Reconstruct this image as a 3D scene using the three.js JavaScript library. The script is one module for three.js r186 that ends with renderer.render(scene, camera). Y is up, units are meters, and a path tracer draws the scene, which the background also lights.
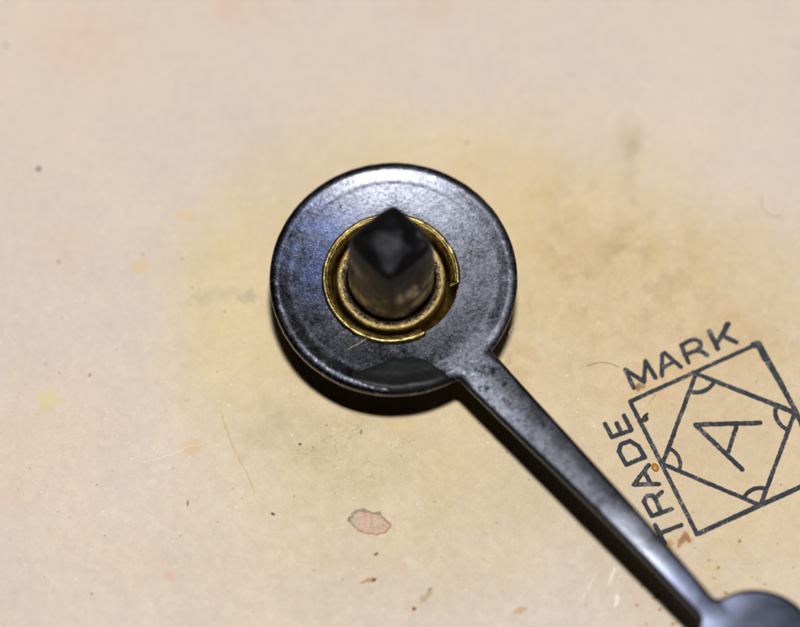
import * as THREE from 'three';
import { RectAreaLightUniformsLib } from 'three/addons/lights/RectAreaLightUniformsLib.js';

// ------------------------------------------------------------------ camera, light, exposure
// All shapes below are worked out in millimetres and stored in metres (K). y is up, the dial lies on y = 0,
// the clock's centre arbor stands at x = 0, z = 0.
const K = 0.001;
const scene = new THREE.Scene();
scene.background = new THREE.Color(0x000000);
const TILT = THREE.MathUtils.degToRad(20), DIST = 200;
const AIM = [0.265, 2.4, 1.54];
const EYE = [AIM[0], AIM[1] + DIST * Math.cos(TILT), AIM[2] + DIST * Math.sin(TILT)];
const FOV = 7.324;
const camera = new THREE.PerspectiveCamera(FOV, 1024 / 803, 0.02, 3);
camera.position.set(EYE[0] * K, EYE[1] * K, EYE[2] * K);
camera.lookAt(AIM[0] * K, AIM[1] * K, AIM[2] * K);
camera.focus = 0.2003;
camera.userData.fStop = 18;
scene.add(camera);

RectAreaLightUniformsLib.init();
const FLASH = [5, 246, -9];                                   // the flash head above the lens
const flash = new THREE.RectAreaLight(new THREE.Color(1.0, 0.985, 0.965), 468, 0.024, 0.017);
flash.position.set(FLASH[0] * K, FLASH[1] * K, FLASH[2] * K);
flash.lookAt(0, 0, 0.004);
scene.add(flash);
const addedFill = new THREE.RectAreaLight(new THREE.Color(1.0, 0.82, 0.66), 0.3, 1.2, 0.8);   // unseen fill added to lift and warm the shadows, weak and wide
addedFill.position.set(0.1, 1.5, -0.5);
addedFill.lookAt(0, 0, 0);
scene.add(addedFill);

const renderer = new THREE.WebGLRenderer();
renderer.toneMapping = THREE.LinearToneMapping;
renderer.toneMappingExposure = 1;
renderer.shadowMap.enabled = true;

// ------------------------------------------------------------------ helpers
function rng(seed) { let a = seed >>> 0; return () => { a = (a + 0x6d2b79f5) | 0; let t = Math.imul(a ^ (a >>> 15), 1 | a); t = (t + Math.imul(t ^ (t >>> 7), 61 | t)) ^ t; return ((t ^ (t >>> 14)) >>> 0) / 4294967296; }; }
function hash(i, j, s) { let h = Math.imul(i, 374761393) ^ Math.imul(j, 668265263) ^ Math.imul(s, 2147483647 - 58); h = Math.imul(h ^ (h >>> 13), 1274126177); return ((h ^ (h >>> 16)) >>> 0) / 4294967296; }
function vnoise(x, y, s = 0) {
  const i = Math.floor(x), j = Math.floor(y); let u = x - i, v = y - j; u = u * u * (3 - 2 * u); v = v * v * (3 - 2 * v);
  const a = hash(i, j, s), b = hash(i + 1, j, s), c = hash(i, j + 1, s), d = hash(i + 1, j + 1, s);
  return a + (b - a) * u + (c - a) * v + (a - b - c + d) * u * v;
}
function fbm(x, y, s, n = 4) { let t = 0, a = 0.5, w = 0; for (let k = 0; k < n; k++) { t += a * vnoise(x, y, s + k * 17); w += a; a *= 0.5; const q = 1.62 * x - 1.22 * y + 11.3; y = 1.22 * x + 1.62 * y + 5.7; x = q; } return t / w; }
const clamp = (v, a = 0, b = 1) => Math.min(b, Math.max(a, v));
const smooth = (a, b, v) => { const t = clamp((v - a) / (b - a)); return t * t * (3 - 2 * t); };
const mix = (a, b, t) => a + (b - a) * t;
const smin = (a, b, k) => { const h = Math.max(k - Math.abs(a - b), 0) / k; return Math.min(a, b) - h * h * k / 4; };
const smax = (a, b, k) => -smin(-a, -b, k);

// Measured on the photograph (800 x 627) and taken to the level plane at height h above the dial, in mm.
const HALF = Math.tan(THREE.MathUtils.degToRad(FOV / 2)) / 313.5;
function P(px, py, h = 0) {
  const a = (px - 400) * HALF, b = -(py - 313.5) * HALF, c = Math.cos(TILT), s = Math.sin(TILT);
  const d = [a, -c + b * s, -s - b * c], t = (h - EYE[1]) / d[1];
  return [EYE[0] + d[0] * t, EYE[2] + d[2] * t];
}

const used = {};
function numbered(name) { const n = used[name] = (used[name] ?? -1) + 1; return n ? `${name}_${String(n).padStart(3, '0')}` : name; }
function thing(name, label, category, base = [0, 0, 0]) {
  const o = new THREE.Group(); o.name = numbered(name); o.position.set(base[0] * K, base[1] * K, base[2] * K);
  o.userData = { label, category }; o.base = base; scene.add(o); return o;
}
function part(name, geo, mat, parent, label) {
  const m = new THREE.Mesh(geo, mat); m.name = name; m.castShadow = m.receiveShadow = true;
  if (label) m.userData.label = label;
  parent.add(m); return m;
}
// positions in mm in the scene's frame -> metres in the thing's frame
function local(geo, base) { geo.translate(-base[0], -base[1], -base[2]); geo.scale(K, K, K); return geo; }
function geom(pos, idx, nor, uv) {
  const g = new THREE.BufferGeometry(); g.setAttribute('position', new THREE.Float32BufferAttribute(pos, 3));
  if (uv) g.setAttribute('uv', new THREE.Float32BufferAttribute(uv, 2));
  g.setIndex(idx);
  if (nor) g.setAttribute('normal', new THREE.Float32BufferAttribute(nor, 3)); else g.computeVertexNormals();
  return g;
}

// Marching squares: the plan (x, z) where field > 0, cut exactly along its edge. keep(x, z) picks cells.
function march(x0, x1, z0, z1, cell, field, keep) {
  const nx = Math.ceil((x1 - x0) / cell), nz = Math.ceil((z1 - z0) / cell), W = nx + 1;
  const val = new Float32Array(W * (nz + 1));
  for (let j = 0; j <= nz; j++) for (let i = 0; i <= nx; i++) { let f = field(x0 + i * cell, z0 + j * cell); if (Math.abs(f) < 1e-5) f = 1e-5; val[j * W + i] = f; }
  const pts = [], tris = [], rim = [], ids = new Map();
  const at = (key, x, z) => { let n = ids.get(key); if (n === undefined) { n = pts.length; pts.push([x, z]); ids.set(key, n); } return n; };
  const cx = [0, 1, 1, 0], cz = [0, 0, 1, 1];
  for (let j = 0; j < nz; j++) for (let i = 0; i < nx; i++) {
    if (keep && !keep(x0 + (i + 0.5) * cell, z0 + (j + 0.5) * cell)) continue;
    const v = cx.map((c, k) => val[(j + cz[k]) * W + i + c]);
    if (v.every((f) => f < 0)) continue;
    const poly = [], edge = [];
    for (let k = 0; k < 4; k++) {
      const q = (k + 1) % 4, ax = i + cx[k], az = j + cz[k], bx = i + cx[q], bz = j + cz[q];
      if (v[k] > 0) { poly.push(at(`c${ax},${az}`, x0 + ax * cell, z0 + az * cell)); edge.push(0); }
      if (v[k] > 0 !== v[q] > 0) {
        const t = v[k] / (v[k] - v[q]);
        poly.push(at(k % 2 ? `v${ax},${Math.min(az, bz)}` : `h${Math.min(ax, bx)},${az}`, x0 + mix(ax, bx, t) * cell, z0 + mix(az, bz, t) * cell));
        edge.push(v[k] > 0 ? 1 : 2);
      }
    }
    for (let k = 1; k + 1 < poly.length; k++) tris.push([poly[0], poly[k + 1], poly[k]]);
    for (let k = 0; k < poly.length; k++) if (edge[k] === 1 && edge[(k + 1) % poly.length] === 2) rim.push([poly[k], poly[(k + 1) % poly.length]]);
  }
  return { pts, tris, rim };
}
// A plate over that plan: top surface, underside and edge wall.
function plate(plan, top, bottom, field, uvOf) {
  const pos = [], nor = [], uv = [], idx = [], e = 0.012;
  const up = (x, z) => { const a = (top(x + e, z) - top(x - e, z)) / (2 * e), b = (top(x, z + e) - top(x, z - e)) / (2 * e), l = Math.hypot(a, 1, b); return [-a / l, 1 / l, -b / l]; };
  const out = (x, z) => { const a = field(x + e, z) - field(x - e, z), b = field(x, z + e) - field(x, z - e), l = Math.hypot(a, b) || 1; return [-a / l, 0, -b / l]; };
  for (const [x, z] of plan.pts) { pos.push(x, top(x, z), z); nor.push(...up(x, z)); uv.push(...uvOf(x, z)); }
  for (const t of plan.tris) idx.push(...t);
  if (bottom) {
    let n = pos.length / 3;
    for (const [x, z] of plan.pts) { pos.push(x, bottom(x, z), z); nor.push(0, -1, 0); uv.push(...uvOf(x, z)); }
    for (const [a, b, c] of plan.tris) idx.push(n + a, n + c, n + b);
    for (const [a, b] of plan.rim) {
      n = pos.length / 3;
      for (const q of [a, b]) { const [x, z] = plan.pts[q], o = out(x, z); pos.push(x, top(x, z), z, x, bottom(x, z), z); nor.push(...o, ...o); uv.push(...uvOf(x, z), ...uvOf(x, z)); }
      idx.push(n, n + 2, n + 1, n + 1, n + 2, n + 3);
    }
  }
  return geom(pos, idx, nor, uv);
}
function segDist(x, z, a, b) { const dx = b[0] - a[0], dz = b[1] - a[1], t = clamp(((x - a[0]) * dx + (z - a[1]) * dz) / (dx * dx + dz * dz || 1)); return Math.hypot(x - a[0] - dx * t, z - a[1] - dz * t); }
function polyField(x, z, poly) {                                 // signed distance, positive inside
  let d = 1e9, inside = false;
  for (let i = 0, j = poly.length - 1; i < poly.length; j = i++) {
    d = Math.min(d, segDist(x, z, poly[i], poly[j]));
    const [ax, az] = poly[i], [bx, bz] = poly[j];
    if (az > z !== bz > z && x < ((bx - ax) * (z - az)) / (bz - az) + ax) inside = !inside;
  }
  return inside ? d : -d;
}
// A profile (r, y) turned about the clock's axis between two angles, with end faces. Profile runs anticlockwise (outside going up).
function sweep(profile, a0, a1, n, wob = () => 0) {
  const pos = [], idx = [], uv = [], full = Math.abs(a1 - a0 - 2 * Math.PI) < 1e-6, m = profile.length;
  for (let i = 0; i <= n; i++) {
    const a = a0 + ((a1 - a0) * i) / n;
    for (let k = 0; k <= m; k++) { const ca = full && i === n ? a0 : full || (i && i < n) ? a : a + (i ? 1 : -1) * 0.07 * (hash(k % m, i, 77) - 0.4); const [r, y] = profile[k % m], w = wob(ca, k % m); pos.push((r + w) * Math.cos(ca), y + w * 0.6, (r + w) * Math.sin(ca)); uv.push((a * 2.4) / 4, k / m); }
  }
  for (let i = 0; i < n; i++) for (let k = 0; k < m; k++) { const p = i * (m + 1) + k, q = p + m + 1; idx.push(p, p + 1, q, q, p + 1, q + 1); }
  const g = geom(pos, idx, null, uv), nn = g.attributes.normal;
  const join = (p, q) => { const v = new THREE.Vector3(nn.getX(p) + nn.getX(q), nn.getY(p) + nn.getY(q), nn.getZ(p) + nn.getZ(q)).normalize(); for (const t of [p, q]) nn.setXYZ(t, v.x, v.y, v.z); };
  for (let i = 0; i <= n; i++) join(i * (m + 1), i * (m + 1) + m);
  if (full) for (let k = 0; k <= m; k++) join(k, n * (m + 1) + k);
  if (full) return g;
  const caps = [];
  for (const end of [0, n]) {
    const pts = []; for (let k = 0; k < m; k++) pts.push(end * (m + 1) + k);
    const tri = THREE.ShapeUtils.triangulateShape(profile.map(([r, y]) => new THREE.Vector2(r, y)), []);
    caps.push([pts, tri, end === 0]);
  }
  const P3 = [...g.attributes.position.array], N3 = [...nn.array], U = [...g.attributes.uv.array], I = [...g.index.array];
  for (const [pts, tri, first] of caps) {
    const a = first ? a0 : a1, s = first ? 1 : -1, n0 = P3.length / 3;
    for (const p of pts) { P3.push(P3[p * 3], P3[p * 3 + 1], P3[p * 3 + 2]); N3.push(s * Math.sin(a), 0, -s * Math.cos(a)); U.push(U[p * 2], U[p * 2 + 1]); }
    for (const [x, y, z] of tri) first ? I.push(n0 + x, n0 + y, n0 + z) : I.push(n0 + x, n0 + z, n0 + y);
  }
  return geom(P3, I, N3, U);
}
function texture(w, h, fn, srgb, wrap = THREE.RepeatWrapping) {
  const d = new Uint8Array(w * h * 4);
  for (let j = 0, k = 0; j < h; j++) for (let i = 0; i < w; i++, k += 4) { const c = fn(i, j); d[k] = clamp(c[0], 0, 255); d[k + 1] = clamp(c[1], 0, 255); d[k + 2] = clamp(c[2], 0, 255); d[k + 3] = 255; }
  const t = new THREE.DataTexture(d, w, h, THREE.RGBAFormat, THREE.UnsignedByteType);
  t.wrapS = t.wrapT = wrap; t.magFilter = THREE.LinearFilter; t.minFilter = THREE.LinearMipmapLinearFilter; t.generateMipmaps = true;
  if (srgb) t.colorSpace = THREE.SRGBColorSpace;
  t.needsUpdate = true; return t;
}

// ------------------------------------------------------------------ the dial
const DX = -21, DZ = -19, DW = 44, DH = 36, TW = 2048, TH = 1676;    // the mapped area of the dial, mm and texels
const dialUV = (x, z) => [(x - DX) / DW, (z - DZ) / DH];
const R = rng(7);
// things that lie in the dial's surface: stains, specks, scratches
const blot = (px, py, rx, ry, rot, col, amt, rough = 0.5, sharp = 0.5) => { const [x, z] = P(px, py); return { x, z, rx: rx / 24.5, ry: ry / 23, c: Math.cos(rot), s: Math.sin(rot), col, amt, rough, sharp }; };
const blots = [
  // broad grease yellowing round the centre
  blot(395, 320, 265, 235, 0.1, [217, 196, 152], 0.85, 0.35, 0.55), blot(660, 330, 260, 190, 0.15, [215, 191, 144], 0.65, 0.5, 0.7),
  blot(430, 280, 310, 220, 0.05, [214, 193, 150], 0.45, 0.6, 0.8), blot(540, 190, 180, 110, 0.2, [218, 191, 142], 0.55, 0.7, 0.9),
  blot(640, 270, 170, 120, 0.2, [210, 184, 138], 0.5, 0.8, 0.9), blot(250, 330, 100, 120, 0.4, [217, 196, 150], 0.4, 0.8, 0.9),
  blot(720, 430, 300, 240, 0, [211, 188, 148], 0.85, 0.4, 0.8), blot(300, 560, 260, 120, 0, [208, 190, 160], 0.5, 0.5, 0.9), blot(340, 450, 180, 120, 0.3, [208, 189, 150], 0.55, 0.6, 0.9),
  blot(470, 500, 180, 110, 0, [209, 190, 154], 0.7, 0.5, 0.9),
  // rosy patches
  blot(85, 45, 75, 50, 0.2, [222, 188, 164], 0.4, 0.6, 0.9), blot(240, 8, 70, 28, 0, [222, 188, 164], 0.4, 0.6, 0.9), blot(430, 6, 60, 22, 0, [222, 188, 164], 0.35, 0.7, 0.9),
  blot(40, 440, 90, 120, 0, [220, 192, 166], 0.35, 0.9, 0.9), blot(60, 250, 40, 40, 0, [220, 188, 160], 0.3, 0.9, 0.9), blot(650, 380, 60, 25, -0.4, [214, 168, 118], 0.35, 0.9, 0.8),
  // grey and olive grime
  blot(628, 150, 20, 42, 0.1, [180, 162, 128], 0.42, 0.9, 0.8), blot(612, 245, 14, 30, 0.3, [178, 156, 116], 0.4, 0.95, 0.8), blot(590, 250, 90, 50, 0, [196, 172, 128], 0.28, 0.95, 0.8),
  blot(215, 295, 30, 9, -0.2, [168, 156, 130], 0.26, 1.6, 0.6), blot(250, 296, 12, 8, 0, [150, 142, 118], 0.3, 1.5, 0.6), blot(290, 430, 60, 40, 0.3, [178, 162, 134], 0.32, 1.1, 0.9),
  blot(370, 460, 70, 50, 0, [188, 170, 140], 0.3, 1.1, 0.9), blot(560, 190, 30, 40, 0.5, [194, 172, 128], 0.25, 0.95, 0.8), blot(690, 250, 60, 40, 0.5, [200, 174, 128], 0.28, 0.95, 0.8),
  blot(505, 375, 40, 20, 0, [198, 164, 112], 0.32, 0.9, 0.7), blot(525, 352, 26, 8, 0.6, [196, 160, 112], 0.35, 0.95, 0.5), blot(730, 340, 60, 40, 0.6, [198, 168, 120], 0.3, 0.95, 0.8), 
  // yellow drops
  blot(141, 267, 11, 8, -0.5, [220, 192, 140], 0.5, 0.7, 0.4), blot(48, 400, 13, 9, -0.4, [220, 204, 150], 0.7, 0.8, 0.35), blot(225, 248, 16, 20, 0.6, [218, 192, 138], 0.35, 0.9, 0.8), blot(215, 372, 40, 11, -0.5, [222, 204, 162], 0.45, 0.8, 0.35),
  blot(183, 216, 14, 8, 0, [222, 196, 138], 0.45, 0.8, 0.6), blot(190, 446, 14, 10, 0, [218, 184, 130], 0.5, 0.8, 0.7), blot(447, 470, 30, 30, 0, [214, 180, 128], 0.3, 0.9, 0.8), blot(400, 425, 20, 16, 0, [214, 182, 124], 0.35, 0.9, 0.8),
  // brown stains by the print and below the chip
  blot(684, 539, 12, 6, -0.7, [150, 92, 48], 0.85, 1.2, 0.6), blot(668, 545, 12, 6, -0.5, [186, 138, 82], 0.75, 1.1, 0.7), blot(639, 387, 6, 4, -0.5, [124, 92, 46], 0.75, 0.95, 0.5), blot(664, 558, 5, 2, 0, [180, 120, 60], 0.6, 0.9, 0.5),
  blot(369, 580, 9, 3, -0.3, [176, 120, 74], 0.7, 0.9, 0.5), blot(374, 580, 2.4, 1.8, 0, [104, 58, 30], 0.95, 0.6, 0.2), blot(376, 554, 2.6, 1.4, -0.7, [70, 56, 40], 0.95, 0.6, 0.2), blot(427, 595, 10, 3, -0.9, [160, 136, 100], 0.55, 1.6, 0.8), blot(414, 609, 2, 2, 0, [120, 66, 40], 0.9, 0.6, 0.2), blot(430, 589, 3, 1.8, -0.6, [100, 86, 60], 0.6, 1.2, 0.5),
  blot(39, 169, 2.6, 3, 0, [70, 74, 52], 0.95, 0.6, 0.2), blot(6, 45, 3, 2.4, 0, [150, 150, 130], 0.8, 0.6, 0.3), blot(59, 262, 2, 3, 0, [178, 138, 100], 0.7, 0.8, 0.4), blot(188, 503, 1.6, 4, 0.1, [110, 100, 74], 0.7, 0.9, 0.3), blot(273, 514, 3, 1.3, 0.4, [90, 50, 36], 0.95, 0.5, 0.2),
  blot(300, 444, 1.6, 1.4, 0, [90, 62, 48], 0.9, 0.6, 0.2), blot(361, 432, 1.2, 3, 0.1, [110, 100, 80], 0.7, 0.6, 0.3), blot(90, 375, 1.2, 2.4, 0.1, [170, 120, 84], 0.8, 0.6, 0.3), blot(467, 143, 3, 2, 0, [170, 140, 96], 0.6, 0.6, 0.4), blot(760, 300, 1, 12, 0.5, [190, 170, 130], 0.5, 0.8, 0.4),
  blot(170, 577, 6, 5, 0, [224, 176, 150], 0.5, 0.8, 0.5), blot(520, 610, 8, 3, -0.4, [196, 150, 96], 0.6, 0.9, 0.5), blot(657, 596, 6, 2.5, -0.5, [180, 120, 70], 0.7, 0.9, 0.4),
  blot(612, 575, 2, 9, 0.35, [236, 228, 208], 0.8, 0.9, 0.4), blot(617, 601, 3, 8, 0.2, [236, 230, 214], 0.9, 0.9, 0.4), blot(588, 588, 1.5, 20, 0.5, [232, 222, 200], 0.5, 0.9, 0.4), blot(411, 563, 6, 12, -0.7, [224, 214, 194], 0.5, 1, 0.6),
];
for (let k = 0; k < 26; k++) blots.push(blot(620 + R() * 190, 540 + R() * 85, 1 + R() * 2, 1 + R() * 1.4, R() * 3, [168, 110, 62], 0.35 + 0.4 * R(), 0.8, 0.5));
for (let k = 0; k < 130; k++) blots.push(blot(R() * 800, R() * 627, 0.7 + R() * 1.3, 0.6 + R(), R() * 3, R() < 0.6 ? [158, 120, 84] : [128, 122, 98], 0.2 + 0.45 * R(), 0.8, 0.4));
for (let k = 0; k < 260; k++) blots.push(blot(R() * 800, 200 + R() * 427, 0.5 + R() * 0.5, 0.5 + R() * 0.4, 0, [246, 244, 236], 0.4 + 0.6 * R(), 0.2, 0.3));
const lines = [
  [[[140, 463], [165, 457], [188, 447], [210, 441]], 0.9, [236, 226, 204], 0.65], [[[222, 416], [232, 445], [245, 470], [255, 492]], 1.5, [190, 160, 112], 0.5],
  [[[335, 436], [352, 426], [380, 420]], 0.7, [150, 134, 100], 0.18], [[[310, 455], [335, 462], [350, 452]], 0.6, [150, 134, 100], 0.18], [[[355, 440], [348, 470], [362, 492]], 0.6, [140, 126, 96], 0.18], [[[322, 532], [340, 527], [350, 526]], 0.8, [226, 216, 190], 0.6],
  [[[655, 395], [651, 400], [649, 404]], 1, [90, 72, 44], 0.7], [[[405, 150], [440, 138], [470, 140]], 1.2, [206, 178, 130], 0.5], [[[740, 565], [770, 560]], 0.9, [190, 160, 120], 0.4],
].map(([p, w, col, amt]) => ({ p: p.map(([a, b]) => P(a, b)), w: w / 24.5, col, amt }));

const crackAt = P(355, 455), grime = P(625, 265);
const dialRGB = new Float32Array(TW * TH * 3), dialH = new Float32Array(TW * TH), dialL = new Float32Array(TW * TH);
const tx = (x) => ((x - DX) / DW) * TW, tz = (z) => ((z - DZ) / DH) * TH;
for (let j = 0, k = 0; j < TH; j++) for (let i = 0; i < TW; i++, k++) {
  const x = DX + ((i + 0.5) / TW) * DW, z = DZ + ((j + 0.5) / TH) * DH;
  const big = fbm(x * 0.16 + 3, z * 0.16, 1, 3) - 0.5, mid = fbm(x * 0.7, z * 0.7, 5, 4) - 0.5, fine = fbm(x * 4.5, z * 4.5, 9, 3) - 0.5, grain = hash(i, j, 3) - 0.5, gr2 = vnoise(i / 2.6, j / 2.6, 31) - 0.5;
  let l = 8 * big + 7 * mid + 9 * fine + 5 * grain + 8 * gr2;
  const [fx, fz] = [x - crackAt[0], z - crackAt[1]], cm = smooth(1, 0.2, Math.hypot(fx / 4.2, fz / 2.6)) * smooth(0.35, 0.6, fbm(x * 0.9, z * 0.9, 19, 3));
  const cr = cm > 0 ? cm * (1 - smooth(0.004, 0.022, Math.abs(fbm(x * 1.9, z * 1.9, 33, 4) - 0.5))) : 0;
  l -= 24 * cr;
  const sm = 0.8 * smooth(1, 0.15, Math.hypot((x - grime[0]) / 6, (z - grime[1]) / 5)) + 0.35 * smooth(1, 0.3, Math.hypot((x - grime[0]) / 12, (z - grime[1] - 3) / 9)), sp = sm * (smooth(0.46, 0.7, fbm(x * 2.3, z * 2.3, 83, 4)) * smooth(0.35, 0.6, fbm(x * 0.8, z * 0.8, 87, 3)) + 0.5 * smooth(0.6, 0.78, fbm(x * 6, z * 6, 89, 3)));
  l -= 11 * sp;
  dialRGB[k * 3] = 216 + l + 3 * big; dialRGB[k * 3 + 1] = 200.5 + l - 2 * mid; dialRGB[k * 3 + 2] = 186 + l - 6 * mid - 6 * big - 8 * fine - 7 * sp;
  dialL[k] = l; dialH[k] = 128 - 70 * cr + 60 * fine + 30 * gr2 + 50 * mid;
}
for (const b of blots) {
  const m = Math.max(b.rx, b.ry) * 1.7, i0 = Math.max(0, Math.floor(tx(b.x - m))), i1 = Math.min(TW - 1, Math.ceil(tx(b.x + m))), j0 = Math.max(0, Math.floor(tz(b.z - m))), j1 = Math.min(TH - 1, Math.ceil(tz(b.z + m)));
  const f = 1.6 / Math.sqrt(b.rx * b.ry), broad = Math.max(b.rx, b.ry) > 1;
  for (let j = j0; j <= j1; j++) for (let i = i0; i <= i1; i++) {
    const x = DX + ((i + 0.5) / TW) * DW - b.x, z = DZ + ((j + 0.5) / TH) * DH - b.z, u = (x * b.c + z * b.s) / b.rx, v = (z * b.c - x * b.s) / b.ry;
    let d = Math.hypot(u, v); if (d > 1.7) continue;
    const n = fbm((x + b.x) * f, (z + b.z) * f, 41, broad ? 4 : 2) - 0.5;
    d += n * b.rough * 1.1;
    let a = b.amt * (1 - smooth(1 - b.sharp, 1 + 0.15 * b.sharp, d));
    if (broad) a *= clamp(0.85 + 1.1 * (fbm((x + b.x) * 1.3, (z + b.z) * 1.3, 61, 5) - 0.5) * b.rough * 1.5, 0, 1.3);
    if (a <= 0) continue;
    const k = (j * TW + i) * 3;
    for (let c = 0; c < 3; c++) dialRGB[k + c] = mix(dialRGB[k + c], b.col[c] + (broad ? dialL[k / 3] : 0), Math.min(1, a));
  }
}
for (const L of lines) {
  const xs = L.p.map((q) => q[0]), zs = L.p.map((q) => q[1]), m = 0.3;
  for (let j = Math.max(0, Math.floor(tz(Math.min(...zs) - m))); j <= Math.min(TH - 1, tz(Math.max(...zs) + m)); j++) for (let i = Math.max(0, Math.floor(tx(Math.min(...xs) - m))); i <= Math.min(TW - 1, tx(Math.max(...xs) + m)); i++) {
    const x = DX + ((i + 0.5) / TW) * DW, z = DZ + ((j + 0.5) / TH) * DH, w = 0.12 * (fbm(x * 3, z * 3, 77, 2) - 0.5);
    let d = 1e9; for (let q = 0; q + 1 < L.p.length; q++) d = Math.min(d, segDist(x + w, z + w, L.p[q], L.p[q + 1]));
    const a = L.amt * (1 - smooth(L.w * 0.3, L.w * 0.9, d)) * clamp(0.3 + 1.3 * vnoise(x * 9, z * 9, 5)), k = (j * TW + i) * 3;
    for (let c = 0; c < 3; c++) dialRGB[k + c] = mix(dialRGB[k + c], L.col[c], Math.min(1, a));
  }
}
const dialMap = texture(TW, TH, (i, j) => { const k = (j * TW + i) * 3; return [dialRGB[k], dialRGB[k + 1], dialRGB[k + 2]]; }, true, THREE.MirroredRepeatWrapping);
const dialBump = texture(TW, TH, (i, j) => { const h = dialH[j * TW + i]; return [h, h, h]; }, false, THREE.MirroredRepeatWrapping);
const dialRough = texture(1024, 838, (i, j) => { const q = 255 * (0.54 + 0.16 * (fbm(i / 60, j / 60, 91, 4) - 0.5) + 0.2 * (fbm(i / 7, j / 7, 95, 2) - 0.5)); return [q, q, q]; }, false, THREE.MirroredRepeatWrapping);
const dialMat = new THREE.MeshPhysicalMaterial({ map: dialMap, roughnessMap: dialRough, bumpMap: dialBump, bumpScale: 0.000006, roughness: 1, specularIntensity: 0.6 });
dialMat.name = 'aged ivory dial';

const dial = thing('clock_dial', 'aged ivory clock dial, stained and speckled, carrying a printed square trade mark', 'clock dial');
dial.userData.kind = 'structure';
const chipAt = P(370, 523), chipPts = [];
for (let k = 0; k < 56; k++) {
  const a = (k / 56) * Math.PI * 2, r = 1 + 0.3 * (fbm(Math.cos(a) * 1.6 + 4, Math.sin(a) * 1.6 + 9, 3, 3) - 0.5) + 0.12 * (hash(k, 1, 2) - 0.5);
  chipPts.push([chipAt[0] + 0.8 * r * Math.cos(a) + 0.06 * Math.sin(a), chipAt[1] + 0.52 * r * Math.sin(a) + 0.1 * Math.cos(a)]);
}
{
  const s = new THREE.Shape(); s.moveTo(-60, -60); s.lineTo(60, -60); s.lineTo(60, 60); s.lineTo(-60, 60); s.closePath();
  const hole = new THREE.Path(chipPts.map(([x, z]) => new THREE.Vector2(x, z))); s.holes.push(hole);
  const f = new THREE.ShapeGeometry(s), p = f.attributes.position, pos = [], nor = [], uv = [];
  for (let i = 0; i < p.count; i++) { pos.push(p.getX(i), 0, p.getY(i)); nor.push(0, 1, 0); uv.push(...dialUV(p.getX(i), p.getY(i))); }
  const ix = [...f.index.array]; for (let i = 0; i < ix.length; i += 3) { const t = ix[i + 1]; ix[i + 1] = ix[i + 2]; ix[i + 2] = t; }
  part('dial_face', local(geom(pos, ix, nor, uv), [0, 0, 0]), dialMat, dial);
}
{ // the chip: a shallow pit that bares the rosy body under the ivory coat
  const field = (x, z) => polyField(x, z, chipPts);
  const b = chipAt, plan = march(b[0] - 1.2, b[0] + 1.2, b[1] - 0.9, b[1] + 0.9, 0.03, (x, z) => field(x, z) + 0.015);
  const top = (x, z) => { const e = field(x, z); return -0.05 * smooth(-0.01, 0.1, e) + 0.035 * (fbm(x * 4, z * 4, 12, 2) - 0.5) * smooth(0.02, 0.2, e) - 0.004; };
  const map = texture(256, 256, (i, j) => {
    const x = i / 256, z = j / 256, n = fbm(x * 7, z * 7, 5, 4), m = fbm(x * 22, z * 22, 8, 3), g = smooth(0.5, 0.62, fbm(x * 9 + 3, z * 9, 15, 3));
    const cl = smooth(0.035, 0, Math.abs(fbm(x * 4, z * 4, 25, 4) - 0.5)) * 15, left = smooth(0.45, 0.2, x) * 0.6, c = [mix(mix(208, 186, n), 182, left) - cl, mix(mix(150, 164, n * n * 1.6), 164, left) - cl, mix(mix(120, 140, n), 146, left) - cl], w = 0.55 * smooth(0.58, 0.82, m);
    return [mix(mix(c[0], 178, g * 0.6), 236, w * 0.6), mix(mix(c[1], 160, g * 0.6), 226, w * 0.6), mix(mix(c[2], 138, g * 0.6), 208, w * 0.6)];
  }, true);
  part('chip', local(plate(plan, top, null, field, (x, z) => [(x - b[0] + 1.2) / 2.4, (z - b[1] + 1.2) / 2.4]), [0, 0, 0]), new THREE.MeshStandardMaterial({ map, roughness: 0.5 }), dial, 'rosy chip where the ivory coat has broken away');
  // broken, dark lip of the coat round the upper left of the pit
  const lip = (x, z) => { const a = Math.atan2(z - b[1], x - b[0]), on = smooth(-0.2, 0.25, -Math.sin(a + 0.35)); return 0.075 * on * vnoise(x * 5, z * 5, 3) - Math.abs(field(x, z) + 0.01) - 0.05 * (1 - on) - 0.02 * vnoise(x * 12, z * 12, 8); };
  const lp = march(b[0] - 1.2, b[0] + 1.2, b[1] - 0.9, b[1] + 0.9, 0.025, lip);
  part('chip_edge', local(plate(lp, (x, z) => 0.006 + 0.25 * Math.max(0, lip(x, z)), () => -0.01, lip, (x, z) => [x, z]), [0, 0, 0]), new THREE.MeshStandardMaterial({ color: new THREE.Color().setRGB(0.26, 0.2, 0.14), roughness: 0.4 }), dial, 'dark broken lip of the chip');
}

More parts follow.
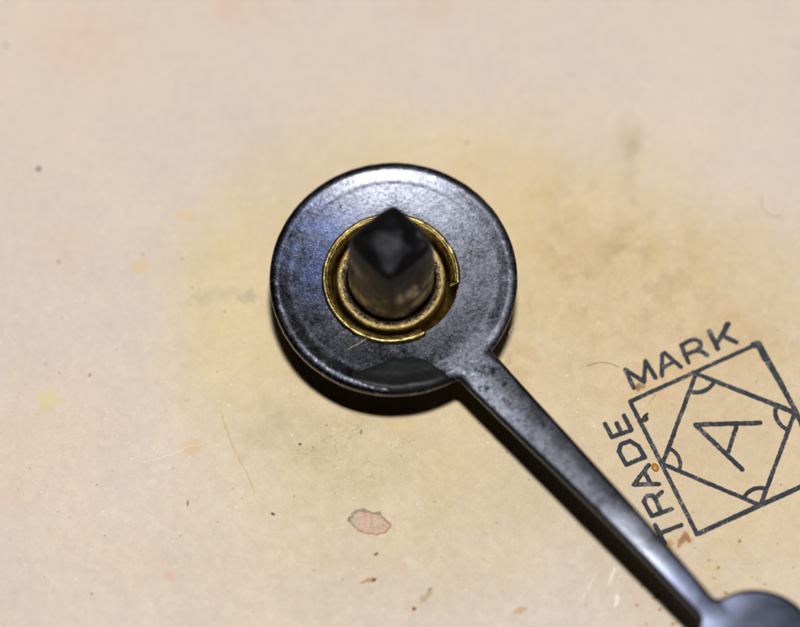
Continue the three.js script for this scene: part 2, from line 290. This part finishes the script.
// ------------------------------------------------------------------ the printed trade mark
const inkMap = texture(512, 512, (i, j) => {
  const n = vnoise(i / 2.2, j / 2.2, 3), f = fbm(i / 30, j / 30, 9, 3), g = vnoise(i / 5, j / 5, 21), w = smooth(0.68, 0.95, n * 0.7 + g * 0.35 + (f - 0.5) * 0.8);
  const d = 16 * (f - 0.5) + 14 * (g - 0.5);
  return [mix(52 + d, 135, w), mix(57 + d, 130, w), mix(64 + d, 124, w)];
}, true);
const inkMat = new THREE.MeshStandardMaterial({ map: inkMap, roughness: 0.85 }); inkMat.name = 'worn blue black ink';
const mark = new THREE.Group(); mark.name = 'trade_mark'; mark.userData.label = 'worn printed trade mark of a diamond in a square with a letter'; dial.add(mark);
const Zm = (ox, oy, s) => ([x, y]) => P(ox + x / s, oy + y / s);
function printed(name, strokes, h, label) {                      // strokes: [points in mm, width in mm or [start, end]]
  const all = strokes.flatMap((s) => s[0]), xs = all.map((p) => p[0]), zs = all.map((p) => p[1]), m = 0.35;
  const field = (x, z) => {
    let f = -1e9;
    for (const [pts, w] of strokes) for (let k = 0; k + 1 < pts.length; k++) {
      const a = pts[k], b = pts[k + 1], dx = b[0] - a[0], dz = b[1] - a[1], t = clamp(((x - a[0]) * dx + (z - a[1]) * dz) / (dx * dx + dz * dz));
      const ww = Array.isArray(w) ? mix(w[0], w[1], (k + t) / (pts.length - 1)) : w;
      f = Math.max(f, ww / 2 - Math.hypot(x - a[0] - dx * t, z - a[1] - dz * t));
    }
    return f + 0.035 * (fbm(x * 7, z * 7, 51, 3) - 0.5) + 0.02 * (vnoise(x * 22, z * 22, 57) - 0.5);
  };
  const plan = march(Math.min(...xs) - m, Math.max(...xs) + m, Math.min(...zs) - m, Math.max(...zs) + m, 0.028, field);
  part(name, local(plate(plan, () => h, null, field, (x, z) => [x / 8, z / 8]), [0, 0, 0]), inkMat, mark, label);
}
{
  const w = 0.185, A = Zm(600, 310, 2.61), q = (z, ...l) => l.map(z);
  const TL = A([78, 239]), TR = A([412, 88]), BR = A([586, 433]), BL = A([253, 585]);
  printed('square_frame', [[[BL, TL, TR], w], [[BL, BR], w * 1.15], [[A([400, 92]), TR, A([432, 128])], 0.3], [[TR, A([470, 190]), A([512, 268])], [0.3, 0.2]], [[A([512, 268]), BR], 0.2]], 0.008);
  const a = A([250, 166]), b = A([508, 268]), c = A([418, 510]), d = A([163, 402]);
  printed('diamond_frame', [[[d, a], w], [[a, b], [w, w * 1.25]], [[b, c], w], [[c, d], w]], 0.011);
  const arc = (v, p, r, n) => {
    const t0 = Math.atan2(p[1] - v[1], p[0] - v[0]); let t1 = Math.atan2(n[1] - v[1], n[0] - v[0]) - t0; t1 = Math.atan2(Math.sin(t1), Math.cos(t1));
    return Array.from({ length: 15 }, (_, k) => [v[0] + r * Math.cos(t0 + (t1 * k) / 14), v[1] + r * Math.sin(t0 + (t1 * k) / 14)]);
  };
  printed('angle_arc', [[arc(a, d, 0.82, b), w]], 0.014); printed('angle_arc', [[arc(b, a, 0.8, c), w]], 0.014);
  printed('angle_arc', [[arc(c, b, 0.74, d), w]], 0.014); printed('angle_arc', [[arc(d, c, 0.72, a), w * 0.9]], 0.014);
  const C = Zm(640, 340, 3.919);
  printed('letter', [[q(C, [470, 325], [217, 332], [400, 508]), 0.2], [q(C, [380, 330], [345, 440]), 0.18]], 0.012, 'large printed letter in the middle of the diamond');
  const M = Zm(615, 315, 6.154), wl = 0.19;
  printed('letter', [[q(M, [115, 450], [62, 336], [178, 412], [187, 284], [248, 386]), wl]], 0.012);
  printed('letter', [[q(M, [288, 372], [289, 245], [304, 234], [405, 320]), wl], [q(M, [290, 325], [358, 290]), wl * 0.9]], 0.012);
  printed('letter', [[q(M, [452, 292], [407, 188], [455, 160], [490, 150], [522, 165], [528, 192], [505, 218], [428, 246]), wl], [q(M, [498, 220], [532, 225], [565, 248]), wl]], 0.012);
  printed('letter', [[q(M, [632, 208], [580, 103]), wl * 1.2], [q(M, [692, 58], [665, 110], [630, 168]), [0.26, 0.2]], [q(M, [660, 128], [745, 168]), wl * 1.1]], 0.012);
  const T = Zm(595, 400, 4.18);
  printed('letter', [[q(T, [250, 522], [292, 600]), wl], [q(T, [272, 557], [360, 523]), wl]], 0.012);
  printed('letter', [[q(T, [320, 456], [237, 486], [203, 425], [216, 400], [240, 400], [258, 425], [274, 468]), wl], [q(T, [250, 412], [280, 384]), wl]], 0.012);
  printed('letter', [[q(T, [224, 272], [162, 354], [266, 352]), wl], [q(T, [205, 300], [232, 350]), wl]], 0.012);
  printed('letter', [[q(T, [208, 239], [130, 271], [99, 215], [108, 185], [145, 172], [180, 192], [208, 239]), wl]], 0.012);
  printed('letter', [[q(T, [42, 100], [70, 155], [152, 126], [121, 66]), wl], [q(T, [110, 140], [90, 98]), wl]], 0.012);
}

// ------------------------------------------------------------------ the hand
const Y0 = 2.62, TH_HAND = 0.42, RD = 5.07;
const nR = P(500, 358, 2.6), nL = P(468, 387, 2.6), fR = P(703, 583, 3.05), fL = P(690, 605, 3.05), BC = P(757, 646, 3.1), RB = 2.5;
const c0 = [(nR[0] + nL[0]) / 2, (nR[1] + nL[1]) / 2], c1 = [(fR[0] + fL[0]) / 2, (fR[1] + fL[1]) / 2];
const ul = Math.hypot(c1[0] - c0[0], c1[1] - c0[1]), U = [(c1[0] - c0[0]) / ul, (c1[1] - c0[1]) / ul], V = [-U[1], U[0]];
const acr = (p) => (p[0] - c0[0]) * V[0] + (p[1] - c0[1]) * V[1];
const w0 = Math.abs(acr(nL) - acr(nR)) / 2, w1 = Math.abs(acr(fL) - acr(fR)) / 2;
const S0 = c0[0] * U[0] + c0[1] * U[1], SB = (BC[0]) * U[0] + (BC[1]) * U[1];
const along = (x, z) => x * U[0] + z * U[1], across = (x, z) => (x - c0[0]) * V[0] + (z - c0[1]) * V[1];
const halfW = (s) => mix(w0, w1, (s - S0) / ul);
const eDisc = (x, z) => RD - Math.hypot(x, z) + 0.014 * (vnoise(Math.atan2(z, x) * 14, 3, 2) - 0.5);
function edgeOf(x, z) {
  const s = along(x, z), t = across(x, z), stem = Math.min(halfW(s) - Math.abs(t) + 0.014 * (fbm(s * 2.2, t > 0 ? 3 : 9, 15, 3) - 0.5), s - 3, SB - s);
  return smax(smax(eDisc(x, z), stem, 0.1), RB - Math.hypot(x - BC[0], z - BC[1]), 0.35);
}
// rise of the hand's upper face along its length, from its slope
const slopes = [[0, 0], [4.2, 0], [6.2, 0.04], [9, 0.08], [12.5, 0.06], [15, 0.0], [17, -0.07], [18.6, -0.1], [19.4, -0.07], [20.5, 0.06], [22, 0.15], [24, 0.15], [40, 0.15]];
const rise = new Float32Array(1601);
for (let i = 1; i <= 1600; i++) { const s = i * 0.02; let k = 0; while (k + 2 < slopes.length && slopes[k + 1][0] < s) k++; rise[i] = rise[i - 1] + 0.02 * mix(slopes[k][1], slopes[k + 1][1], smooth(slopes[k][0], slopes[k + 1][0], s)); }
const riseAt = (s) => { const q = clamp(s * 50, 0, 1599), i = Math.floor(q); return mix(rise[i], rise[i + 1], q - i); };
const dishTab = new Float32Array(600);                          // saucer of the disc: nearly level middle, rising to a lip
for (let i = 1; i < 600; i++) { const r = i * 0.01; dishTab[i] = dishTab[i - 1] + 0.01 * (0.013 * r * smooth(1.5, 3.5, r) + 0.15 * smooth(4.15, 4.45, r) * (1 - smooth(4.6, 4.85, r))); }
const dish = (r) => { const q = clamp(r * 100, 0, 598), i = Math.floor(q); return mix(dishTab[i], dishTab[i + 1], q - i) - dishTab[480]; };
function handTop(x, z) {
  const s = along(x, z), t = across(x, z), r = Math.hypot(x, z), e = Math.max(0, edgeOf(x, z));
  const stemW = smooth(4.2, 6.2, s) * smooth(1.6, 0.6, Math.abs(t)), bossW = smooth(18.2, 20.2, s);
  const dd = dish(Math.min(r, 5)), lip = dd - dish(4.1), base = dish(Math.min(r, 4.1));
  const nearStem = smooth(2.6, 4.6, s) * smooth(1.9, 0.9, Math.abs(t));
  let h = Y0 + riseAt(s) + base + lip * (1 - nearStem) * (r < 5 ? 1 : 1 - smooth(5, 6, r));
  h -= mix(0.07, 0.034, smooth(9, 16, s)) * stemW * (1 - bossW) * Math.min(1.4, (t / halfW(s)) ** 2);
  if (bossW > 0) { const q = Math.hypot(x - BC[0], z - BC[1]) / RB; h -= 0.1 * bossW * q * q; }
  const stemE = smooth(5.0, 5.8, s), w = mix(0.42, 0.2, stemE), d = mix(0.2, 0.13, stemE);
  if (e < w) { const q = 1 - e / w; h -= d * (1 - Math.sqrt(Math.max(0, 1 - q * q))); }
  return h;
}
const handBottom = (x, z) => Y0 - TH_HAND + riseAt(along(x, z));
const HX = -6, HS = 25, HT = 1536, handUV = (x, z) => [(x - HX) / HS, (z - HX) / HS];
const dents = []; { const q = rng(23); for (let k = 0; k < 60; k++) { const s = 5.2 + 7 * q() * q(), t = (q() - 0.5) * 1.4; dents.push([c0[0] + U[0] * (s - S0) + V[0] * t, c0[1] + U[1] * (s - S0) + V[1] * t, 0.05 + 0.16 * q(), 0.05 + 0.06 * q(), q() * 3.14, 0.4 + 0.6 * q()]); } }
const scratches = []; { const q = rng(41); for (let k = 0; k < 46; k++) { const a = q() * 6.28, r = 2.9 + 1.9 * q(), b = a + 1.57 + (q() - 0.5) * 1.4, l = 0.3 + 1.5 * q() * q(); scratches.push([[r * Math.cos(a), r * Math.sin(a)], [r * Math.cos(a) + l * Math.cos(b), r * Math.sin(a) + l * Math.sin(b)], 0.016 + 0.012 * q(), 0.1 + 0.3 * q()]); }
  for (let k = 0; k < 40; k++) { const t = 5.6 + 12 * q(), w = (q() - 0.5) * 1.2, l = 0.4 + 1.6 * q(), b = (q() - 0.5) * 0.3, p = (m, n) => [c0[0] + U[0] * (m - S0) + V[0] * n, c0[1] + U[1] * (m - S0) + V[1] * n]; scratches.push([p(t, w), p(t + l, w + b), 0.016 + 0.012 * q(), 0.08 + 0.2 * q()]); }
  scratches.push([P(440, 377, Y0), P(474, 358, Y0), 0.024, 0.3], [P(474, 358, Y0), P(500, 336, Y0), 0.024, 0.3]);
  for (const [a, b, w, h, r, d] of [[494, 312, 0.5, 0.2, -1.2, 0.7], [478, 330, 0.3, 0.14, 0.4, 0.5], [470, 250, 0.24, 0.1, 1, 0.4]]) { const p = P(a, b, Y0); dents.push([...p, w, h, r, d]); } }
const handRGB = new Float32Array(HT * HT * 5);
for (let j = 0, k = 0; j < HT; j++) for (let i = 0; i < HT; i++, k += 5) {
  const x = HX + ((i + 0.5) / HT) * HS, z = HX + ((j + 0.5) / HT) * HS;
  if (edgeOf(x, z) < -0.3) continue;
  const s = along(x, z), r = Math.hypot(x, z), onDisc = 1 - smooth(5, 5.8, s), outer = smooth(15, 17.5, s);
  const big = fbm(x * 0.55, z * 0.55, 3, 3), mid = fbm(x * 2.2, z * 2.2, 6, 4), fine = fbm(x * 11, z * 11, 8, 2), sp = hash(i >> 1, j >> 1, 4), g = vnoise(i / 2.1, j / 2.1, 9);
  const blue = onDisc * (0.2 + 0.8 * smooth(2.6, 0.6, Math.hypot(x + 3.1 + 1.2 * (big - 0.5), (z + 0.9) * 0.75)) * clamp(0.6 + 1.6 * (mid - 0.35))) + outer * 0.3 + (1 - onDisc) * 0.2;
  let v = 0.36 + 0.2 * (big - 0.5) + 0.26 * (mid - 0.5) + 0.36 * (fine - 0.5) + 0.3 * (g - 0.5);
  const gr = 1 - 0.7 * outer, leftShade = onDisc * smooth(0.5, -2.5, x - 0.35 * z + 0.8 * (big - 0.5));
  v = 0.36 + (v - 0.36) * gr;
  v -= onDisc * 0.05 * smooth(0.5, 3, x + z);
  v -= onDisc * 0.1 * smooth(1.5, 4, z - 0.6 * x);  // shade towards the disc's lower rim, put into the colour
  v *= 1 - 0.34 * leftShade;  // left and lower left of the disc: shade painted into the steel
  for (const d of dents) { const dx = x - d[0], dz = z - d[1]; if (Math.abs(dx) > 0.65 || Math.abs(dz) > 0.65) continue; const c = Math.cos(d[4]), n = Math.sin(d[4]), q = Math.hypot((dx * c + dz * n) / d[2], (dz * c - dx * n) / d[3]) + (fine - 0.5); v -= 0.2 * d[5] * (1 - smooth(0.4, 1.1, q)); }
  for (const q of scratches) { if (Math.abs(x - (q[0][0] + q[1][0]) / 2) > 1.1 || Math.abs(z - (q[0][1] + q[1][1]) / 2) > 1.1) continue; const d = segDist(x, z, q[0], q[1]); if (d < q[2]) v += q[3] * (1 - d / q[2]) * (0.3 + g); }
  const wear = smooth(0.6, 0.8, fbm(x * 6, z * 6, 71, 3)) * onDisc * smooth(4.2, 4.75, r) * 0.4 + (sp > 0.99 ? 0.9 * onDisc * smooth(0.4, 0.65, mid) : 0);
  v = clamp(v + wear, 0.05, 1);
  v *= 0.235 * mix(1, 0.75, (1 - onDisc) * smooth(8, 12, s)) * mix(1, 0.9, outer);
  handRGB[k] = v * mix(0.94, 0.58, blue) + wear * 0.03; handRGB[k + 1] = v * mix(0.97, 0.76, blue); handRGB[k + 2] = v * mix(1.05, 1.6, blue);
  handRGB[k + 3] = 0.33 + 0.14 * (mid - 0.5) + 0.1 * (big - 0.5) + 0.1 * (g - 0.5) * onDisc + 0.05 * outer + onDisc * 0.08 * smooth(0.5, 3.0, x + 0.4 * z) + 0.05 * smooth(3.6, 4.6, s) * smooth(7.5, 6, s);
  handRGB[k + 4] = 128 + gr * (70 * (fine - 0.5) + 60 * (g - 0.5) + 40 * (mid - 0.5));
}
const lin = (v) => 255 * Math.pow(clamp(v), 1 / 2.2);
const steel = new THREE.MeshStandardMaterial({
  map: texture(HT, HT, (i, j) => { const k = (j * HT + i) * 5; return [lin(handRGB[k]), lin(handRGB[k + 1]), lin(handRGB[k + 2])]; }, true),
  roughnessMap: texture(HT, HT, (i, j) => { const q = 255 * handRGB[(j * HT + i) * 5 + 3]; return [q, q, q]; }, false),
  bumpMap: texture(HT, HT, (i, j) => { const q = handRGB[(j * HT + i) * 5 + 4]; return [q, q, q]; }, false), bumpScale: 0.000008,
  roughness: 1, metalness: 1,
});
steel.name = 'blued steel';
const handBase = [0, Y0, 0];
const hand = thing('clock_hand', 'dark blued steel clock hand with a round disc, straight stem and lower lobe', 'clock hand', handBase);
{
  const cut1 = (x, z) => along(x, z) < 5.15, cut3 = (x, z) => along(x, z) > SB - 2.9;
  const hole = (x, z) => Math.min(edgeOf(x, z), Math.hypot(x, z) - 2.68);
  const make = (x0, x1, z0, z1, cell, field, keep) => local(plate(march(x0, x1, z0, z1, cell, field, keep), handTop, handBottom, field, handUV), handBase);
  part('disc', make(-5.2, 5.24, -5.2, 5.24, 0.045, hole, cut1), steel, hand, 'round saucer-shaped disc of the hand');
  part('stem', make(-5.2, 18.02, -5.2, 20.0, 0.045, edgeOf, (x, z) => !cut1(x, z) && !cut3(x, z)), steel, hand);
  part('lobe', make(-5.2, 20.0, -5.2, 20.0, 0.045, edgeOf, cut3), steel, hand, 'round lower lobe at the end of the stem');
}
{ // black lacquer left on the disc's lower edge
  const pts = [[356, 379], [358, 371], [372, 364], [388, 358], [403, 355], [418, 357], [432, 363], [446, 370], [453, 377], [449, 383], [435, 387], [415, 390], [395, 391], [375, 389], [362, 385]].map(([a, b]) => P(a, b, 2.62));
  const field = (x, z) => Math.min(polyField(x, z, pts) + 0.3 * (fbm(x * 2.6, z * 2.6, 4, 5) - 0.5), edgeOf(x, z) - 0.006);
  const top = (x, z) => handTop(x, z) + 0.004 + 0.028 * Math.sqrt(smooth(0, 0.3, field(x, z))) + 0.04 * (fbm(x * 1.3, z * 1.3, 14, 3) - 0.5) * smooth(0, 0.3, field(x, z));
  const bump = texture(256, 256, (i, j) => { const q = 128 + 90 * (vnoise(i / 1.7, j / 1.7, 3) - 0.5) + 60 * (vnoise(i / 5, j / 5, 5) - 0.5); return [q, q, q]; }, false);
  part('black_lacquer', local(plate(march(-3, 4, 2, 5.2, 0.04, field), top, (x, z) => handTop(x, z) - 0.02, field, (x, z) => [x / 5, z / 5]), handBase),
    new THREE.MeshPhysicalMaterial({ color: new THREE.Color().setRGB(0.009, 0.009, 0.01), roughness: 0.42, specularIntensity: 0.3, bumpMap: bump, bumpScale: 0.000006 }), hand, 'black lacquer remnant on the lower edge of the disc');
}

// ------------------------------------------------------------------ brass collet, tube, arbor
const brassMap = texture(512, 256, (i, j) => {
  const n = fbm(i / 24, j / 24, 3, 4), f = vnoise(i / 2, j / 2, 7), d = smooth(0.55, 0.75, fbm(i / 40 + 3, j / 15, 12, 3)), v = 0.8 + 0.5 * (n - 0.5) + 0.45 * (f - 0.5);
  return [mix(208 * v, 92, d * 0.75), mix(184 * v, 76, d * 0.75), mix(116 * v, 42, d * 0.75)];
}, true);
const brassBump = texture(512, 256, (i, j) => { const q = 128 + 110 * (vnoise(i / 3, j / 3, 7) - 0.5) + 60 * (vnoise(i / 9, j / 9, 17) - 0.5); return [q, q, q]; }, false);
const brass = new THREE.MeshStandardMaterial({ map: brassMap, bumpMap: brassBump, bumpScale: 0.000012, metalness: 1, roughness: 0.38 });
brass.name = 'tarnished brass';
const YC = handTop(-2.8, 0);                                   // level of the disc's face at its middle
const rag = (seed, a) => (t, k) => a * (fbm(Math.cos(t) * 9 + 20, Math.sin(t) * 9 + 20 + k * 0.5, seed, 3) - 0.5);
part('brass_collet', local(sweep([[2.42, -0.3], [2.6, -0.3], [2.67, -0.1], [2.75, -0.02], [2.82, 0.07], [2.83, 0.16], [2.79, 0.22], [2.73, 0.24], [2.68, 0.225], [2.645, 0.185], [2.61, 0.195], [2.575, 0.15], [2.52, 0.12], [2.45, 0.03], [2.41, -0.12], [2.4, -0.22]].map(([r, y]) => [r, YC + y]), 1.06, 2 * Math.PI + 0.06, 260, rag(3, 0.05)), [0.1, Y0, -0.06]), brass, hand, 'broken brass ring riveted into the disc');
part('collet_cup', local(sweep([[2.27, -1.75], [2.8, -1.75], [2.8, -0.46], [2.7, -0.46], [2.7, -1.5], [2.27, -1.5]].map(([r, y]) => [r, YC + y]), 0, 2 * Math.PI, 160), [0.1, Y0, -0.06]), brass, hand);

const grit = texture(256, 256, (i, j) => { const n = vnoise(i / 3, j / 3, 3), f = fbm(i / 12, j / 12, 8, 3), w = smooth(0.68, 0.9, n), d = smooth(0.45, 0.65, f); const q = smooth(0.58, 0.66, j / 256), a = 0.8 + 0.5 * (n - 0.5); return [mix(184 * a, mix(mix(140, 56, d), 215, w), q), mix(162 * a, mix(mix(118, 48, d), 200, w), q), mix(102 * a, mix(mix(80, 40, d), 180, w), q)]; }, true);
const OFF = [-0.1, 0, 0.06];                                     // the rings and the arbor stand a hair off the disc's middle
const tube = thing('brass_tube', 'thin tarnished brass tube inside the broken ring, round the dark arbor', 'tube', OFF);
part('tube_wall', local(sweep([[1.8, -2.4], [2.25, -2.4], [2.26, -0.25], [2.25, -0.05], [2.22, 0.05], [2.17, 0.1], [2.09, 0.11], [1.98, 0.09], [1.86, 0.04], [1.8, -0.02]].map(([r, y]) => [r, YC + y]), 0, 2 * Math.PI, 220, rag(9, 0.035)), [0, 0, 0]), new THREE.MeshStandardMaterial({ map: grit, bumpMap: brassBump, bumpScale: 0.00002, metalness: 1, roughness: 0.42 }), tube);

const arbor = thing('centre_arbor', 'dark steel centre arbor with a worn square end, rising through the brass rings', 'arbor', OFF);
{
  const RA = 1.74, TOP = 6.68, N = 192, A0 = 0.07, ang = (k) => (k / N) * Math.PI * 2;
  const flat = (y) => mix(1.3, 1.78, clamp((TOP - y) / 2.7) ** 2.6);
  const rad = (t, y) => {
    let m = 0; for (let k = 0; k < 4; k++) m = Math.max(m, Math.cos(t - A0 - Math.PI / 4 - (k * Math.PI) / 2));
    return smin(mix(RA, 1.62, smooth(TOP - 0.7, TOP + 0.05, y)), flat(y) / m, 0.3) + 0.025 * (fbm(Math.cos(t) * 3 + 7, Math.sin(t) * 3 + y * 1.3, 4, 3) - 0.5);
  };
  const ring = (levels, uvs) => {
    const pos = [], idx = [], uv = [];
    levels.forEach(([y, k, inset], j) => { for (let i = 0; i <= N; i++) { const t = ang(i % N), r = rad(t, y) * k - inset; const c = k < 1 ? mix(r, RA * 0.8 * k, smooth(1, 0.35, k)) : r; pos.push(c * Math.cos(t), y + (k < 1 ? 0.22 * (fbm(c * Math.cos(t) * 0.9 + 5, c * Math.sin(t) * 0.9, 8, 3) - 0.5) * smooth(1, 0.7, k) - 0.14 * smooth(0.55, 0.1, Math.hypot(c * Math.cos(t) - 0.95, c * Math.sin(t) + 0.1)) : 0), c * Math.sin(t)); uv.push(...uvs(i / N, j / (levels.length - 1), r, t)); } });
    for (let j = 0; j + 1 < levels.length; j++) for (let i = 0; i < N; i++) { const p = j * (N + 1) + i, q = p + N + 1; idx.push(p, q, p + 1, p + 1, q, q + 1); }
    const g = geom(pos, idx, null, uv), n = g.attributes.normal;
    for (let j = 0; j < levels.length; j++) { const p = j * (N + 1), q = p + N, v = new THREE.Vector3(n.getX(p) + n.getX(q), n.getY(p) + n.getY(q), n.getZ(p) + n.getZ(q)).normalize(); n.setXYZ(p, v.x, v.y, v.z); n.setXYZ(q, v.x, v.y, v.z); }
    return g;
  };
  const side = []; for (let k = 0; k <= 40; k++) side.push([0.2 + ((TOP - 0.16 - 0.2) * k) / 40, 1, 0]);
  const end = [[TOP - 0.16, 1, 0], [TOP - 0.04, 1, 0.03], [TOP + 0.06, 1, 0.09], [TOP + 0.13, 1, 0.18], [TOP + 0.18, 0.999, 0.3]];
  for (let k = 1; k <= 10; k++) { const q = 1 - k / 10; end.push([TOP + 0.18 + 0.3 * (1 - q * q), q * 0.82 + 0.001, 0]); }
  const sm = texture(256, 256, (i, j) => { const n = fbm(i / 26, j / 34, 3, 4), st = fbm(i / 5, j / 60, 9, 3), g = vnoise(i / 2.2, j / 2.2, 5), v = 0.7 + 0.9 * (n - 0.5) + 0.7 * (st - 0.5) + 0.3 * (g - 0.5), w = smooth(0.55, 0.75, n); const a = i / 256, b = j / 256, glint = Math.max(smooth(0.075, 0.02, Math.hypot(a - 0.125, (b - 0.5) * 0.8 + (a - 0.125) * 0.4)), 0.8 * smooth(0.07, 0.02, Math.hypot(a - 0.37, (b - 0.5) * 0.8 - (a - 0.37) * 0.4))) * smooth(0.3, 0.6, st + 0.15), dk = smooth(0.8, 0.93, b + 0.12 * (n - 0.5));  // pale patches on the lower flats are glints put into the colour
    const c = [mix(mix(122, 184, w) * v, 210, glint), mix(mix(112, 168, w) * v, 200, glint), mix(mix(98, 138, w) * v, 178, glint)]; return c.map((q) => mix(q, 34 + 14 * g, dk)); }, true);
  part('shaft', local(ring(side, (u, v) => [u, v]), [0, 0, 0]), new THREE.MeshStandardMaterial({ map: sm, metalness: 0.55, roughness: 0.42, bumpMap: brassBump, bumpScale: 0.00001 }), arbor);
  const em = texture(256, 256, (i, j) => { const n = fbm(i / 30, j / 30, 6, 4), g = vnoise(i / 3, j / 3, 5), v = 1 + 0.8 * (n - 0.5) + 0.35 * (g - 0.5); const wornGlint = smooth(0.3, 0.44, Math.hypot(i / 256 - 0.5, j / 256 - 0.5)) * smooth(0.52, 0.66, fbm(i / 16 + 2, j / 16, 44, 4)); return [mix(27 * v, 104, wornGlint), mix(27 * v, 98, wornGlint), mix(30 * v, 90, wornGlint)]; }, true);  // worn edge patches, lightened to carry the edge glint as well
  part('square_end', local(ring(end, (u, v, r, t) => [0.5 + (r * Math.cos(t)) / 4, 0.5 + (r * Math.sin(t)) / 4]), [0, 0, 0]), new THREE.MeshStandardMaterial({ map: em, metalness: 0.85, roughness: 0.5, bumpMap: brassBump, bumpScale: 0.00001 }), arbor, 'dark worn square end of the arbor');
}

// ------------------------------------------------------------------ small things lying about
function fibre(name, pts, r, color, label, h = 0.05) {
  const v = pts.map(([a, b, y]) => { const q = P(a, b, y ?? h); return new THREE.Vector3(q[0], (y ?? h), q[1]); }), b = [v[0].x, v[0].y, v[0].z];
  const o = new THREE.Mesh(local(new THREE.TubeGeometry(new THREE.CatmullRomCurve3(v), 48, r, 6), b), new THREE.MeshStandardMaterial({ color, roughness: 0.6 }));
  o.name = name; o.position.set(b[0] * K, b[1] * K, b[2] * K); o.userData = { label, category: 'fibre' }; o.castShadow = o.receiveShadow = true; scene.add(o);
}
fibre('hair_fibre', [[761, 196], [763, 208], [770, 216], [782, 216]], 0.012, 0x8a8a70, 'fine grey hair curled on the bare dial at upper right', 0.02);
fibre('hair_fibre', [[587, 366], [597, 363], [608, 363], [619, 367]], 0.01, 0x6e5a3c, 'fine dark hair lying to the left of the printed word MARK', 0.02);
fibre('lint_fibre', [[348, 350, 2.56], [352, 347, 2.66], [358, 344, 2.72], [366, 339, 2.68]], 0.014, 0xc9b08a, 'short pale lint fibre on the disc below the brass ring');
fibre('lint_fibre', [[507, 343, 2.35], [511, 338, 2.45], [509, 333, 2.6], [512, 328, 2.6]], 0.014, 0xc9c0a8, 'pale lint fibre caught on the right edge of the disc');
{
  const q = P(655, 467.5), b = [q[0], 0.006, q[1]], pos = [], idx = [];
  const g = new THREE.SphereGeometry(1, 28, 10, 0, Math.PI * 2, 0, Math.PI / 2); g.scale(0.15, 0.07, 0.2); g.rotateY(0.5); g.scale(K, K, K);
  const o = new THREE.Mesh(g, new THREE.MeshPhysicalMaterial({ color: new THREE.Color().setRGB(0.42, 0.17, 0.01), roughness: 0.45 }));
  o.name = 'amber_speck'; o.position.set(b[0] * K, b[1] * K, b[2] * K); o.userData = { label: 'tiny amber speck beside the left corner of the printed diamond', category: 'speck' }; scene.add(o);
}
{
  const D = Zm(595, 400, 4.18), pts = [[218, 58], [212, 66], [219, 80], [210, 88], [200, 88], [190, 98], [185, 92], [200, 80], [205, 68]].map(D), q = D([205, 80]), b = [q[0], 0, q[1]];
  const field = (x, z) => polyField(x, z, pts) + 0.055, plan = march(q[0] - 0.7, q[0] + 0.7, q[1] - 0.7, q[1] + 0.7, 0.03, field);
  const o = new THREE.Mesh(local(plate(plan, (x, z) => 0.02 + 0.05 * smooth(0, 0.12, field(x, z)), () => 0.016, field, (x, z) => [x, z]), b), new THREE.MeshStandardMaterial({ color: new THREE.Color().setRGB(0.03, 0.032, 0.026), roughness: 0.5 }));
  o.name = 'dirt_flake'; o.position.set(b[0] * K, 0, b[2] * K); o.userData = { label: 'small black dirt flake on the upper left side of the printed square', category: 'flake' }; scene.add(o);
}

renderer.render(scene, camera);
